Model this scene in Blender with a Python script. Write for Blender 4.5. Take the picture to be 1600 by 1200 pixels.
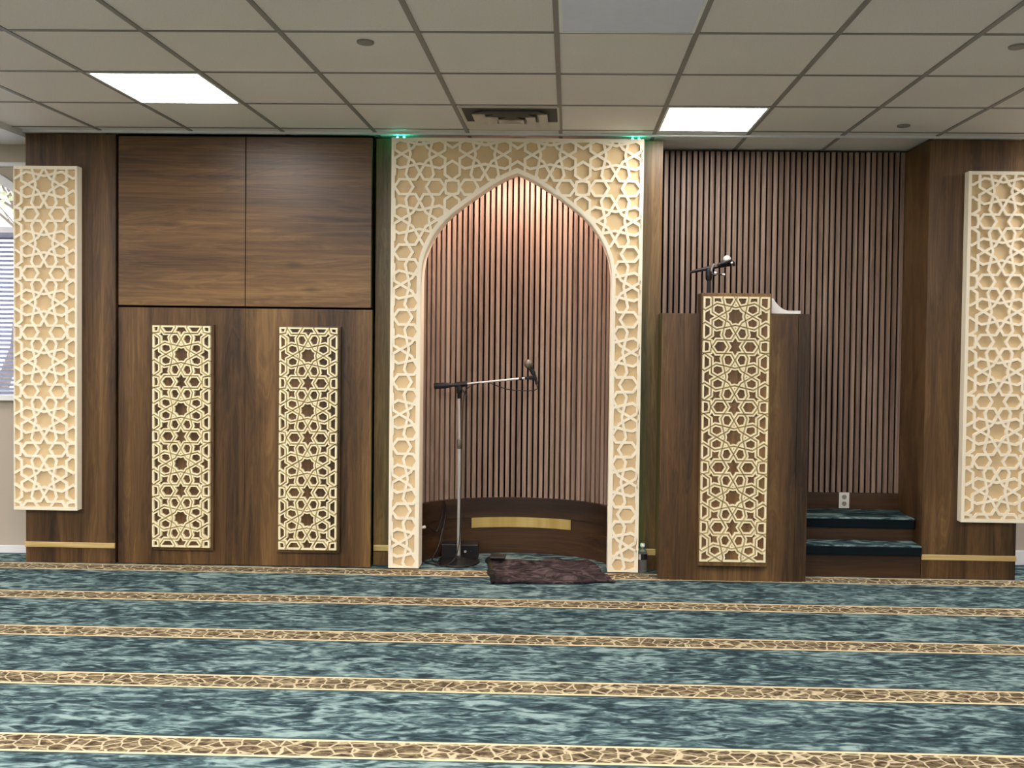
import bpy, math, random
from mathutils import Vector, Matrix

random.seed(7)
for o in list(bpy.data.objects):
    bpy.data.objects.remove(o, do_unlink=True)
SC = bpy.context.scene
COL = SC.collection
PI = math.pi

# ------------------------------------------------------------------ camera
EYE = 1.57
YAW, PIT, ROL = .0231, .0229, .0122
cy, sy, cp, sp, cr, sr = math.cos(YAW), math.sin(YAW), math.cos(PIT), math.sin(PIT), math.cos(ROL), math.sin(ROL)
r0 = Vector((cy, sy, 0)); fw = Vector((-sy*cp, cy*cp, -sp)); u0 = Vector((-sy*sp, cy*sp, cp))
rt = r0*cr + u0*sr; up = u0*cr - r0*sr
cam = bpy.data.cameras.new('camera')
camo = bpy.data.objects.new('camera', cam); COL.objects.link(camo)
m3 = Matrix((rt, up, -fw)).transposed()
camo.matrix_world = Matrix.Translation((0, 0, EYE)) @ m3.to_4x4()
cam.sensor_width = 36; cam.sensor_fit = 'HORIZONTAL'
cam.lens = 1378/1600*36
cam.shift_x = (800-856.5)/1600; cam.shift_y = (555.5-600)/1600
cam.clip_start = .05; cam.clip_end = 200
SC.camera = camo

# ------------------------------------------------------------------ world, exposure
w = bpy.data.worlds.new('sky'); SC.world = w; w.use_nodes = True
bg = w.node_tree.nodes['Background']
bg.inputs[0].default_value = (.78, .88, 1, 1); bg.inputs[1].default_value = 1.3
SC.view_settings.view_transform = 'Standard'; SC.view_settings.look = 'None'
SC.view_settings.gamma = 1; SC.view_settings.use_curve_mapping = False
SC.view_settings.exposure = 1.5
PANEL_LIGHT = 22.0          # ceiling luminaires
PUCK_WATTS = 40.0            # small lamp in the top of the prayer niche
GREEN = 2.2

# ------------------------------------------------------------------ materials
def srgb(r, g, b):
    f = lambda c: (c/255/12.92) if c/255 <= .04045 else ((c/255+.055)/1.055)**2.4
    return (f(r), f(g), f(b), 1)

class NT:
    def __init__(s, name):
        s.m = bpy.data.materials.new(name); s.m.use_nodes = True
        s.t = s.m.node_tree; s.b = s.t.nodes['Principled BSDF']
    def n(s, kind, **kw):
        x = s.t.nodes.new(kind)
        for k, v in kw.items():
            if k.startswith('i_'):
                x.inputs[k[2:].replace('_', ' ')].default_value = v
            else: setattr(x, k, v)
        return x
    def l(s, a, b): s.t.links.new(a, b)
    def pos(s, sx=1, sy=1, sz=1):
        g = s.n('ShaderNodeNewGeometry'); mp = s.n('ShaderNodeMapping')
        mp.inputs['Scale'].default_value = (sx, sy, sz)
        s.l(g.outputs['Position'], mp.inputs['Vector']); return mp.outputs['Vector']
    def noise(s, vec, scale=1, detail=2, rough=.5, dist=0):
        x = s.n('ShaderNodeTexNoise'); s.l(vec, x.inputs['Vector'])
        x.inputs['Scale'].default_value = scale; x.inputs['Detail'].default_value = detail
        x.inputs['Roughness'].default_value = rough; x.inputs['Distortion'].default_value = dist
        return x.outputs['Fac']
    def math(s, op, a, b=None, c=None):
        x = s.n('ShaderNodeMath', operation=op)
        for i, v in enumerate((a, b, c)):
            if v is None: continue
            if isinstance(v, (int, float)): x.inputs[i].default_value = v
            else: s.l(v, x.inputs[i])
        return x.outputs[0]
    def ramp(s, fac, stops, interp='LINEAR'):
        x = s.n('ShaderNodeValToRGB'); x.color_ramp.interpolation = interp
        e = x.color_ramp.elements
        while len(e) < len(stops): e.new(.5)
        for i, (p, c) in enumerate(stops): e[i].position = p; e[i].color = c
        s.l(fac, x.inputs[0]); return x.outputs[0]
    def mix(s, fac, a, b, blend='MIX'):
        x = s.n('ShaderNodeMix', data_type='RGBA', blend_type=blend)
        if isinstance(fac, (int, float)): x.inputs[0].default_value = fac
        else: s.l(fac, x.inputs[0])
        for i, v in ((6, a), (7, b)):
            if isinstance(v, tuple): x.inputs[i].default_value = v
            else: s.l(v, x.inputs[i])
        return x.outputs[2]
    def bump(s, h, strength=.2, dist=.002):
        x = s.n('ShaderNodeBump'); x.inputs['Strength'].default_value = strength
        x.inputs['Distance'].default_value = dist; s.l(h, x.inputs['Height'])
        s.l(x.outputs[0], s.b.inputs['Normal'])
    def set(s, color=None, rough=.5, metal=0, spec=.5):
        if color is not None:
            if isinstance(color, tuple): s.b.inputs['Base Color'].default_value = color
            else: s.l(color, s.b.inputs['Base Color'])
        s.b.inputs['Roughness'].default_value = rough; s.b.inputs['Metallic'].default_value = metal
        s.b.inputs['Specular IOR Level'].default_value = spec
        return s

def plain(name, c, rough=.5, metal=0, spec=.5, var=.06, vscale=18):
    t = NT(name); n = t.noise(t.pos(), vscale, 3)
    a = tuple(min(1, x*(1-var)) for x in c[:3])+(1,); b = tuple(min(1, x*(1+var)) for x in c[:3])+(1,)
    t.set(t.ramp(n, [(.3, a), (.7, b)]), rough, metal, spec); return t.m

def emit(name, c, strength):
    t = NT(name); t.b.inputs['Base Color'].default_value = (.8, .8, .8, 1)
    t.b.inputs['Emission Color'].default_value = c; t.b.inputs['Emission Strength'].default_value = strength
    return t.m

def wood(name, cols, horiz=False, plank=4.2, rough=.42):
    t = NT(name)
    if horiz: A = t.pos(.35, 1, plank); B = t.pos(1.4, 8, 42); Cc = t.pos(.8, 3, 8.5); K = t.pos(1.5, 1, 5)
    else:     A = t.pos(plank, 1, .18); B = t.pos(42, 8, 1.4); Cc = t.pos(8.5, 3, .8); K = t.pos(5, 1, 1.5)
    tone = t.noise(A, 1, 1.5, .4)
    fine = t.noise(B, 1, 6, .62, .5)
    cath = t.noise(Cc, 1, 4, .55, 1.6)
    f = t.math('MULTIPLY_ADD', tone, 1.05, t.math('MULTIPLY_ADD', fine, .56, t.math('MULTIPLY', cath, .52)))
    ring = t.math('ABSOLUTE', t.math('SUBTRACT', t.math('FRACT', t.math('MULTIPLY', cath, 9.0)), .5))
    f = t.math('ADD', f, t.math('MULTIPLY', ring, .22))
    f = t.math('SUBTRACT', f, .63)
    col = t.ramp(f, [(.18, cols[0]), (.42, cols[1]), (.6, cols[2]), (.85, cols[3])])
    v = t.n('ShaderNodeTexVoronoi', feature='F1'); t.l(K, v.inputs['Vector']); v.inputs['Scale'].default_value = 1
    v.inputs['Randomness'].default_value = 1
    k = t.ramp(v.outputs['Distance'], [(.02, (1, 1, 1, 1)), (.13, (0, 0, 0, 1))])
    col = t.mix(t.math('MULTIPLY', k, .55), col, cols[0])
    t.set(col, rough, 0, .5); t.bump(fine, .12, .0015)
    return t.m

M = {}
W4 = (srgb(38, 24, 11), srgb(79, 55, 29), srgb(104, 76, 43), srgb(138, 105, 63))
M['wood'] = wood('walnut_vertical', W4)
M['woodh'] = wood('walnut_horizontal', W4, True, 3.0)
M['wooddk'] = wood('walnut_plinth', (srgb(26, 16, 8), srgb(48, 30, 16), srgb(64, 42, 23), srgb(80, 56, 33)), True, 5)
M['slat'] = wood('slat_oak', (srgb(102, 82, 69), srgb(132, 109, 93), srgb(150, 126, 109), srgb(174, 149, 131)), plank=30, rough=.55)
M['felt'] = plain('dark_felt', srgb(18, 8, 7), .95, 0, .05)
M['cream'] = plain('cream_paint', srgb(248, 237, 212), .5, 0, .4, .015, 4)
M['beige'] = plain('tan_board', srgb(216, 190, 146), .6, 0, .3, .07, 7)
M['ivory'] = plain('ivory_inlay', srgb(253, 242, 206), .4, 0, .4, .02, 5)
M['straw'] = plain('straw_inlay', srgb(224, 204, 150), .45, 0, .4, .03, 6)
t = NT('brushed_brass'); nz = t.noise(t.pos(11, 11, .5), 1, 3)
t.set(t.ramp(nz, [(.3, srgb(222, 186, 100)), (.7, srgb(252, 226, 150))]), .42, .9); M['brass'] = t.m  # brushed brass; its broad colour bands stand in for lamp streaks
t = NT('satin_gold_strip'); nz = t.noise(t.pos(3, 60, 60), 1, 4)
t.set(t.ramp(nz, [(.3, srgb(205, 172, 108)), (.7, srgb(236, 210, 150))]), .35, .35); M['gold'] = t.m
M['black'] = plain('black_plastic', srgb(22, 21, 22), .45, 0, .4)
M['blackm'] = plain('black_metal', srgb(18, 18, 19), .5, .3, .5)
M['chrome'] = plain('chrome', srgb(225, 222, 218), .34, .75, .5, .03)
M['grille'] = plain('mic_grille', srgb(120, 112, 100), .5, .6, .5, .2, 300)
M['grillew'] = plain('pale_mic_grille', srgb(228, 222, 215), .4, .3, .5, .08, 300)
M['white'] = plain('white_plastic', srgb(238, 234, 226), .4, 0, .5, .02)
M['paper'] = plain('white_paper', srgb(248, 246, 242), .7, 0, .2, .02)
M['wallp'] = plain('warm_wall_paint', srgb(184, 174, 158), .8, 0, .2, .02, 2)
M['drywall'] = plain('white_wall_paint', srgb(236, 233, 232), .8, 0, .2, .02, 2)
M['trimw'] = plain('white_trim_paint', srgb(232, 233, 234), .45, 0, .4, .02, 3)
t = NT('blind_vinyl'); t.set(srgb(150, 154, 178), .5, 0, .3)  # blue-grey colour stands in for the dim lines between white slats
tr = t.n('ShaderNodeBsdfTranslucent'); tr.inputs[0].default_value = srgb(228, 230, 240); mx = t.n('ShaderNodeMixShader'); mx.inputs[0].default_value = .12
t.l(t.b.outputs[0], mx.inputs[1]); t.l(tr.outputs[0], mx.inputs[2]); t.l(mx.outputs[0], t.t.nodes['Material Output'].inputs['Surface']); M['blind'] = t.m
M['outlet'] = plain('outlet_grey', srgb(170, 160, 150), .5)
M['bar'] = plain('ceiling_bar_paint', srgb(140, 134, 130), .5, 0, .3, .03)
M['duct'] = plain('duct_shade', srgb(86, 80, 74), .8)
M['vent'] = plain('vent_enamel', srgb(205, 196, 186), .45, 0, .4, .02)
M['bark'] = plain('bark', srgb(120, 105, 90), .9, 0, .1, .2)
M['leaf'] = plain('yellow_leaf', srgb(170, 165, 130), .8, 0, .2, .2)
M['lamp'] = emit('added_luminaire_diffuser', (1, .945, .935, 1), PANEL_LIGHT)
M['lampdim'] = emit('luminaire_diffuser_by_wall', (1, .955, .93, 1), PANEL_LIGHT*.36)
M['unlit'] = plain('unlit_diffuser', srgb(226, 227, 244), .6, 0, .4, .02)
M['puck'] = emit('puck_glow', (1, .7, .52, 1), 18)
M['green'] = emit('green_led', (.02, 1, .45, 1), GREEN)
M['greenhot'] = emit('green_led_tip', (.03, 1, .6, 1), 45)
t = NT('clear_plastic'); t.b.inputs['Base Color'].default_value = (.95, .98, 1, 1)
t.b.inputs['Transmission Weight'].default_value = .92; t.b.inputs['Roughness'].default_value = .12; t.b.inputs['IOR'].default_value = 1.4; M['pet'] = t.m
t = NT('window_glass'); t.b.inputs['Base Color'].default_value = (1, 1, 1, 1)
t.b.inputs['Transmission Weight'].default_value = 1; t.b.inputs['Roughness'].default_value = 0; t.b.inputs['IOR'].default_value = 1.02; M['glass'] = t.m

# ceiling tile: fine speckle
t = NT('ceiling_tile'); a = t.noise(t.pos(), 160, 2); b2 = t.noise(t.pos(), 1.1, 2)
c = t.ramp(a, [(.3, srgb(222, 213, 209)), (.65, srgb(236, 228, 224))])
t.set(t.mix(.25, c, t.ramp(b2, [(.35, srgb(220, 211, 205)), (.65, srgb(236, 229, 226))])), .85, 0, .2); t.bump(a, .25, .002); M['tile'] = t.m

# carpet: brushed teal field crossed by ornamental bands
B0, BP, BW = 3.2, .617, .147
t = NT('prayer_carpet')
g = t.n('ShaderNodeNewGeometry'); sx = t.n('ShaderNodeSeparateXYZ'); t.l(g.outputs['Position'], sx.inputs[0])
X, Y = sx.outputs[0], sx.outputs[1]
n1 = t.noise(t.pos(7, 21, 1), 1, 2.6, .5, 1.4)
n2 = t.noise(t.pos(15, 52, 1), 1, 2.5, .5, 1.2)
n3 = t.noise(t.pos(1.3, 3.0, 1), 1, 2, .5, .4)
f = t.math('ADD', t.math('MULTIPLY', n1, .66), t.math('ADD', t.math('MULTIPLY', n2, .30), t.math('MULTIPLY', n3, .16)))
teal = t.ramp(f, [(.46, srgb(36, 50, 55)), (.53, srgb(60, 78, 82)), (.58, srgb(80, 102, 104)), (.615, srgb(107, 129, 127)), (.70, srgb(137, 158, 154))])
dy = t.math('SUBTRACT', Y, B0)
k = t.math('MULTIPLY', t.math('FRACT', t.math('DIVIDE', dy, BP)), BP)      # distance into the repeat
inband = t.math('MULTIPLY', t.math('LESS_THAN', k, BW), t.math('LESS_THAN', Y, 6.0))
e1 = t.math('MULTIPLY', t.math('LESS_THAN', k, .014), inband)
e2 = t.math('MULTIPLY', t.math('GREATER_THAN', k, BW-.014), inband)
edge = t.math('MAXIMUM', e1, e2)
dk = t.math('MULTIPLY', t.math('GREATER_THAN', k, BW), t.math('LESS_THAN', k, BW+.012))
dk2 = t.math('GREATER_THAN', k, BP-.012)
wob = t.n('ShaderNodeTexNoise'); t.l(t.pos(14, 14, 1), wob.inputs['Vector']); wob.inputs['Scale'].default_value = 1
vm = t.n('ShaderNodeMix', data_type='RGBA'); vm.inputs[0].default_value = .40
t.l(t.pos(25, 33, 1), vm.inputs[6]); t.l(wob.outputs['Color'], vm.inputs[7])
vo = t.n('ShaderNodeTexVoronoi', feature='DISTANCE_TO_EDGE'); t.l(vm.outputs[2], vo.inputs['Vector']); vo.inputs['Scale'].default_value = 1.0
vn = t.ramp(vo.outputs['Distance'], [(.03, (1, 1, 1, 1)), (.07, (0, 0, 0, 1))])
bn = t.noise(t.pos(20, 55, 1), 1, 3, .6, .8)
bandc = t.ramp(bn, [(.36, srgb(56, 46, 36)), (.5, srgb(98, 85, 64)), (.64, srgb(146, 132, 102))])
bandc = t.mix(t.math('MULTIPLY', vn, .75), bandc, srgb(206, 190, 156))
bandc = t.mix(edge, bandc, srgb(216, 198, 158))
col = t.mix(t.math('MULTIPLY', t.math('MAXIMUM', dk, dk2), .6), teal, srgb(52, 62, 62))
col = t.mix(inband, col, bandc)
pile = t.noise(t.pos(), 420, 2)
t.set(col, .95, 0, .1); t.bump(t.math('ADD', pile, t.math('MULTIPLY', n2, .6)), .35, .004)
M['carpet'] = t.m

t = NT('dark_prayer_rug'); n1 = t.noise(t.pos(7, 9, 4), 1, 4, .6, 2.2)
t.set(t.ramp(n1, [(.38, srgb(34, 28, 30)), (.5, srgb(60, 51, 52)), (.62, srgb(92, 79, 78))]), .9, 0, .15); t.bump(t.noise(t.pos(), 260, 2), .3, .003); M['rug'] = t.m

# ------------------------------------------------------------------ builders
def link(name, verts, faces, mat, parent=None, smooth=False, bevel=0, mats=None, fm=None):
    me = bpy.data.meshes.new(name)
    me.from_pydata([tuple(v) for v in verts], [], [tuple(f) for f in faces])
    for x in (mats or [mat]): me.materials.append(x)
    if fm: me.polygons.foreach_set('material_index', fm)
    if smooth: me.polygons.foreach_set('use_smooth', [True]*len(me.polygons))
    me.update()
    o = bpy.data.objects.new(name, me); COL.objects.link(o)
    if parent: o.parent = parent; o.matrix_parent_inverse = Matrix.Translation(-parent.location)
    if bevel:
        b = o.modifiers.new('edge', 'BEVEL'); b.width = bevel; b.segments = 2; b.limit_method = 'ANGLE'
    return o

class MB:
    def __init__(s): s.v = []; s.f = []; s.m = []
    def add(s, v, f, mi=0):
        n = len(s.v); s.v += [tuple(x) for x in v]
        for q in f: s.f.append([i+n for i in q]); s.m.append(mi)
        return s
    def box(s, x0, x1, y0, y1, z0, z1, mi=0):
        v = [(x, y, z) for x in (x0, x1) for y in (y0, y1) for z in (z0, z1)]
        return s.add(v, [(0, 1, 3, 2), (4, 6, 7, 5), (0, 4, 5, 1), (2, 3, 7, 6), (0, 2, 6, 4), (1, 5, 7, 3)], mi)
    def prism(s, poly, y0, y1, mi=0):               # poly CCW in (x,z) seen from -Y
        n = len(poly)
        v = [(x, y0, z) for x, z in poly]+[(x, y1, z) for x, z in poly]
        f = [tuple(range(n)), tuple(range(2*n-1, n-1, -1))]
        f += [(i, i+n, (i+1) % n+n, (i+1) % n) for i in range(n)]
        return s.add(v, f, mi)
    def tube(s, pts, rad, n=12, mi=0, cap=True):
        pts = [Vector(p) for p in pts]
        if isinstance(rad, (int, float)): rad = [rad]*len(pts)
        T = []
        for i in range(len(pts)):
            d = pts[min(i+1, len(pts)-1)]-pts[max(i-1, 0)]
            T.append(d.normalized())
        a = T[0].orthogonal().normalized(); rings = []
        for i, p in enumerate(pts):
            a = (a-T[i]*a.dot(T[i])).normalized(); b = T[i].cross(a)
            rings.append([p+(a*math.cos(2*PI*k/n)+b*math.sin(2*PI*k/n))*rad[i] for k in range(n)])
        v = [q for r in rings for q in r]; f = []
        for i in range(len(rings)-1):
            for k in range(n):
                f.append((i*n+k, i*n+(k+1) % n, (i+1)*n+(k+1) % n, (i+1)*n+k))
        if cap: f += [tuple(range(n-1, -1, -1)), tuple(range((len(rings)-1)*n, len(rings)*n))]
        return s.add(v, f, mi)
    def lathe(s, prof, c, n=32, mi=0):              # prof [(r,z)] bottom to top about a vertical axis
        v = []; f = []
        for r, z in prof:
            for k in range(n): v.append((c[0]+r*math.cos(2*PI*k/n), c[1]+r*math.sin(2*PI*k/n), c[2]+z))
        for i in range(len(prof)-1):
            for k in range(n): f.append((i*n+k, i*n+(k+1) % n, (i+1)*n+(k+1) % n, (i+1)*n+k))
        f += [tuple(range(n-1, -1, -1)), tuple(range((len(prof)-1)*n, len(prof)*n))]
        return s.add(v, f, mi)
    def ball(s, c, r, n=18, m=12, sq=(1, 1, 1), mi=0):
        v = [(c[0], c[1], c[2]-r*sq[2])]; f = []
        for i in range(1, m):
            a = -PI/2+PI*i/m
            for k in range(n):
                b = 2*PI*k/n; v.append((c[0]+r*sq[0]*math.cos(a)*math.cos(b), c[1]+r*sq[1]*math.cos(a)*math.sin(b), c[2]+r*sq[2]*math.sin(a)))
        v.append((c[0], c[1], c[2]+r*sq[2])); L = len(v)-1
        for k in range(n): f.append((0, 1+(k+1) % n, 1+k)); f.append((L, 1+(m-2)*n+k, 1+(m-2)*n+(k+1) % n))
        for i in range(m-2):
            for k in range(n): f.append((1+i*n+k, 1+i*n+(k+1) % n, 1+(i+1)*n+(k+1) % n, 1+(i+1)*n+k))
        return s.add(v, f, mi)
    def build(s, name, mat, parent=None, smooth=False, bevel=0):
        if isinstance(mat, (list, tuple)): return link(name, s.v, s.f, None, parent, smooth, bevel, list(mat), s.m)
        return link(name, s.v, s.f, mat, parent, smooth, bevel)

def auto_smooth(o, deg=40):
    me = o.data
    me.polygons.foreach_set('use_smooth', [True]*len(me.polygons))
    me.set_sharp_from_angle(angle=math.radians(deg))
    return o

def tag(o, label, cat, group=None):
    o['label'] = label; o['category'] = cat
    if group: o['group'] = group
    return o
def thing(name, label, cat, loc, group=None):
    o = bpy.data.objects.new(name, None); o.location = loc; o.empty_display_size = .1
    COL.objects.link(o); return tag(o, label, cat, group)
def struct(o): o['kind'] = 'structure'; return o
def copy_thing(o, delta, label):
    c = o.copy(); COL.objects.link(c); c.location = o.location+Vector(delta); c['label'] = label
    for ch in list(o.children):
        d = ch.copy(); COL.objects.link(d); d.parent = c
        for g in ch.children:
            e = g.copy(); COL.objects.link(e); e.parent = d
    return c
def bez(p, n=14):                                   # Catmull-Rom through points
    p = [Vector(q) for q in p]; q = [2*p[0]-p[1]]+p+[2*p[-1]-p[-2]]; out = []
    for i in range(1, len(q)-2):
        for k in range(n):
            u = k/n; a, b, c, d = q[i-1], q[i], q[i+1], q[i+2]
            out.append(.5*((2*b)+(c-a)*u+(2*a-5*b+4*c-d)*u*u+(3*b-a-3*c+d)*u**3))
    return out+[p[-1]]

# ------------------------------------------------------------------ star-and-hexagon lattice
BASE = [((0, .145), (.31, .215)), ((.31, .215), (.5, .1)), ((.103, .103), (.387, -.063)),
        ((.387, .063), (.387, .31)), ((.387, .31), (.5, .39)), ((.5, .39), (.407, .407))]
def isect(a, b, c, d):
    rx, ry = b[0]-a[0], b[1]-a[1]; sx_, sy_ = d[0]-c[0], d[1]-c[1]
    den = rx*sy_-ry*sx_
    if abs(den) < 1e-12: return None
    tt = ((c[0]-a[0])*sy_-(c[1]-a[1])*sx_)/den; uu = ((c[0]-a[0])*ry-(c[1]-a[1])*rx)/den
    return tt, uu
def cell_segments():
    S = set()
    for a, b in BASE:
        for sxx in (1, -1):
            for syy in (1, -1):
                for sw in (0, 1):
                    q = []
                    for x, y in (a, b):
                        x, y = x*sxx, y*syy
                        if sw: x, y = y, x
                        q.append((round(x, 5), round(y, 5)))
                    S.add(tuple(sorted(q)))
    S = [s for s in S if not (abs(s[0][0]-s[1][0]) < 1e-6 and abs(s[0][1]-s[1][1]) < 1e-6)]
    out = []
    for i, s in enumerate(S):
        ts = {0.0, 1.0}
        for j, q in enumerate(S):
            if i == j: continue
            r = isect(*s, *q)
            if r and -1e-6 < r[1] < 1+1e-6 and 1e-4 < r[0] < 1-1e-4: ts.add(round(r[0], 6))
        ts = sorted(ts); (x0, y0), (x1, y1) = s
        P = [(x0+(x1-x0)*k, y0+(y1-y0)*k) for k in ts]
        out += [(P[k], P[k+1]) for k in range(len(P)-1)]
    return out
CELL = cell_segments()
def inside(p, poly):
    c = False; x, y = p
    for i in range(len(poly)):
        (x0, y0), (x1, y1) = poly[i-1], poly[i]
        if (y0 > y) != (y1 > y) and x < (x1-x0)*(y-y0)/(y1-y0)+x0: c = not c
    return c
def lattice_faces(region, org, P):
    xs = [p[0] for p in region]; ys = [p[1] for p in region]
    i0, i1 = math.floor((min(xs)-org[0])/P-.5), math.ceil((max(xs)-org[0])/P+.5)
    j0, j1 = math.floor((min(ys)-org[1])/P-.5), math.ceil((max(ys)-org[1])/P+.5)
    n = len(region); cuts = [set() for _ in range(n)]; E = {}
    K = lambda p: (round(p[0], 4), round(p[1], 4))
    for i in range(i0, i1+1):
        for j in range(j0, j1+1):
            for a, b in CELL:
                a = (org[0]+(a[0]+i)*P, org[1]+(a[1]+j)*P); b = (org[0]+(b[0]+i)*P, org[1]+(b[1]+j)*P)
                lo = (min(a[0], b[0]), min(a[1], b[1])); hi = (max(a[0], b[0]), max(a[1], b[1]))
                if hi[0] < min(xs) or lo[0] > max(xs) or hi[1] < min(ys) or lo[1] > max(ys): continue
                ts = [0., 1.]
                for k in range(n):
                    c, d = region[k], region[(k+1) % n]
                    if max(c[0], d[0]) < lo[0]-1e-6 or min(c[0], d[0]) > hi[0]+1e-6 or max(c[1], d[1]) < lo[1]-1e-6 or min(c[1], d[1]) > hi[1]+1e-6: continue
                    r = isect(a, b, c, d)
                    if r and 0 <= r[0] <= 1 and 0 <= r[1] <= 1: ts.append(r[0]); cuts[k].add(r[1])
                ts.sort()
                for q in range(len(ts)-1):
                    if ts[q+1]-ts[q] < 1e-4: continue
                    mid = (ts[q]+ts[q+1])/2
                    if not inside((a[0]+(b[0]-a[0])*mid, a[1]+(b[1]-a[1])*mid), region): continue
                    p0 = K((a[0]+(b[0]-a[0])*ts[q], a[1]+(b[1]-a[1])*ts[q])); p1 = K((a[0]+(b[0]-a[0])*ts[q+1], a[1]+(b[1]-a[1])*ts[q+1]))
                    if p0 != p1: E.setdefault(tuple(sorted((p0, p1))), False)
    for k in range(n):
        c, d = region[k], region[(k+1) % n]
        ts = sorted({0., 1.} | cuts[k])
        pts = [K((c[0]+(d[0]-c[0])*q, c[1]+(d[1]-c[1])*q)) for q in ts]
        for q in range(len(pts)-1):
            if pts[q] != pts[q+1]: E[tuple(sorted((pts[q], pts[q+1])))] = True
    adj = {}
    for a, b in E: adj.setdefault(a, set()).add(b); adj.setdefault(b, set()).add(a)
    st = [p for p in adj if len(adj[p]) == 1]
    while st:
        p = st.pop()
        if len(adj.get(p, ())) != 1: continue
        q = adj[p].pop(); adj[q].discard(p)
        if len(adj[q]) == 1: st.append(q)
    order = {p: sorted(q, key=lambda r: math.atan2(r[1]-p[1], r[0]-p[0])) for p, q in adj.items() if q}
    seen = set(); faces = []
    for p in order:
        for q in order[p]:
            if (p, q) in seen: continue
            a, b = p, q; poly = []
            while (a, b) not in seen:
                seen.add((a, b)); poly.append(a)
                o = order[b]; c = o[(o.index(a)-1) % len(o)]
                a, b = b, c
            ar = sum(poly[i-1][0]*poly[i][1]-poly[i][0]*poly[i-1][1] for i in range(len(poly)))/2
            if ar > 1e-6: faces.append((poly, [E.get(tuple(sorted((poly[i], poly[(i+1) % len(poly)]))), False) for i in range(len(poly))]))
    return faces
def inset(poly, off):
    """each edge i (poly[i] to poly[i+1]) moves inwards by off[i]; collapsed edges shrink to a point; None when nothing is left"""
    n = len(poly); L = []
    for i in range(n):
        (x0, y0), (x1, y1) = poly[i], poly[(i+1) % n]; d = math.hypot(x1-x0, y1-y0)
        nx, ny = -(y1-y0)/d, (x1-x0)/d
        L.append(((x0+nx*off[i], y0+ny*off[i]), ((x1-x0)/d, (y1-y0)/d)))
    alive = list(range(n))
    def meet(i, j):
        (p, d), (q, e) = L[i], L[j]; den = d[0]*e[1]-d[1]*e[0]
        if abs(den) < 2e-2: 
            x1, y1 = poly[(i+1) % n]; x0 = L[j][0]
            return ((x0[0]+p[0]+d[0]*math.dist(poly[i], poly[(i+1) % n]))/2, (x0[1]+p[1]+d[1]*math.dist(poly[i], poly[(i+1) % n]))/2)
        tt = ((q[0]-p[0])*e[1]-(q[1]-p[1])*e[0])/den
        return (p[0]+d[0]*tt, p[1]+d[1]*tt)
    while True:
        m = len(alive)
        if m < 3: return None
        V = {}
        for k in range(m): V[alive[k]] = meet(alive[k-1], alive[k])
        bad = None; worst = 1e-7
        for k in range(m):
            i = alive[k]; a, b = V[i], V[alive[(k+1) % m]]
            s_ = (b[0]-a[0])*L[i][1][0]+(b[1]-a[1])*L[i][1][1]
            if s_ < worst: worst = s_; bad = k
        if bad is None: break
        alive.pop(bad)
    out = []
    pos = {i: k for k, i in enumerate(alive)}
    for i in range(n):
        if i in pos: out.append(V[i])
        else:
            j = i
            while j not in pos: j = (j+1) % n
            out.append(V[j])
    ar = sum(out[i-1][0]*out[i][1]-out[i][0]*out[i-1][1] for i in range(n))/2
    return out if ar > 2e-6 else None
def lattice(name, region, org, P, w_, bfun, yf, yb, mat, parent, groove=0, mid=0):
    """straps of half-width w_ on the pattern's lines; bfun(p, q) gives the rim's width on the outline"""
    mb = MB(); weld = {}
    def vid(x, y, z):
        k = (round(x, 5), round(y, 5), round(z, 5))
        if k not in weld: weld[k] = len(mb.v); mb.v.append(k)
        return weld[k]
    def face(ids, mi=0):
        out = []
        for i in ids:
            if not out or out[-1] != i: out.append(i)
        if len(out) > 1 and out[0] == out[-1]: out.pop()
        if len(set(out)) == len(out) and len(out) > 2: mb.f.append(out); mb.m.append(mi)
    for poly, bd in lattice_faces(region, org, P):
        n = len(poly)
        V = inset(poly, [0 if b else groove for b in bd]) if groove else poly
        if V is None: continue
        Wp = inset(poly, [bfun(poly[i], poly[(i+1) % n]) if bd[i] else w_ for i in range(n)])
        Mp = inset(poly, [groove if bd[i] else mid for i in range(n)]) if mid else None
        F = [vid(x, yf, z) for x, z in V]; FB = [vid(x, yb, z) for x, z in V]
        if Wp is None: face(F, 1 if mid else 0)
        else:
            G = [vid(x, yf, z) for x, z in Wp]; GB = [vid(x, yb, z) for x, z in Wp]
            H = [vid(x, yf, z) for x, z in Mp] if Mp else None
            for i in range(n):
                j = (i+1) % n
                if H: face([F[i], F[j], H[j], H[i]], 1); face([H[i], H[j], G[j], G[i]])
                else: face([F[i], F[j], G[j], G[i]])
                face([G[i], G[j], GB[j], GB[i]])
        for i in range(n):
            j = (i+1) % n
            if bd[i] or groove: face([F[j], F[i], FB[i], FB[j]])
    return mb.build(name, mat, parent)
def rect(x0, x1, z0, z1): return [(x0, z0), (x1, z0), (x1, z1), (x0, z1)]

# ================================================================== SETTING
ZC = 2.894
XL, XR, YB = -9.0, 9.0, -6.0
FR = 5.83                                           # front plane of the panelling
struct(link('floor', [(XL, YB, 0), (XR, YB, 0), (XR, 6.6, 0), (XL, 6.6, 0)], [(0, 1, 2, 3)], M['carpet']))
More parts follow.
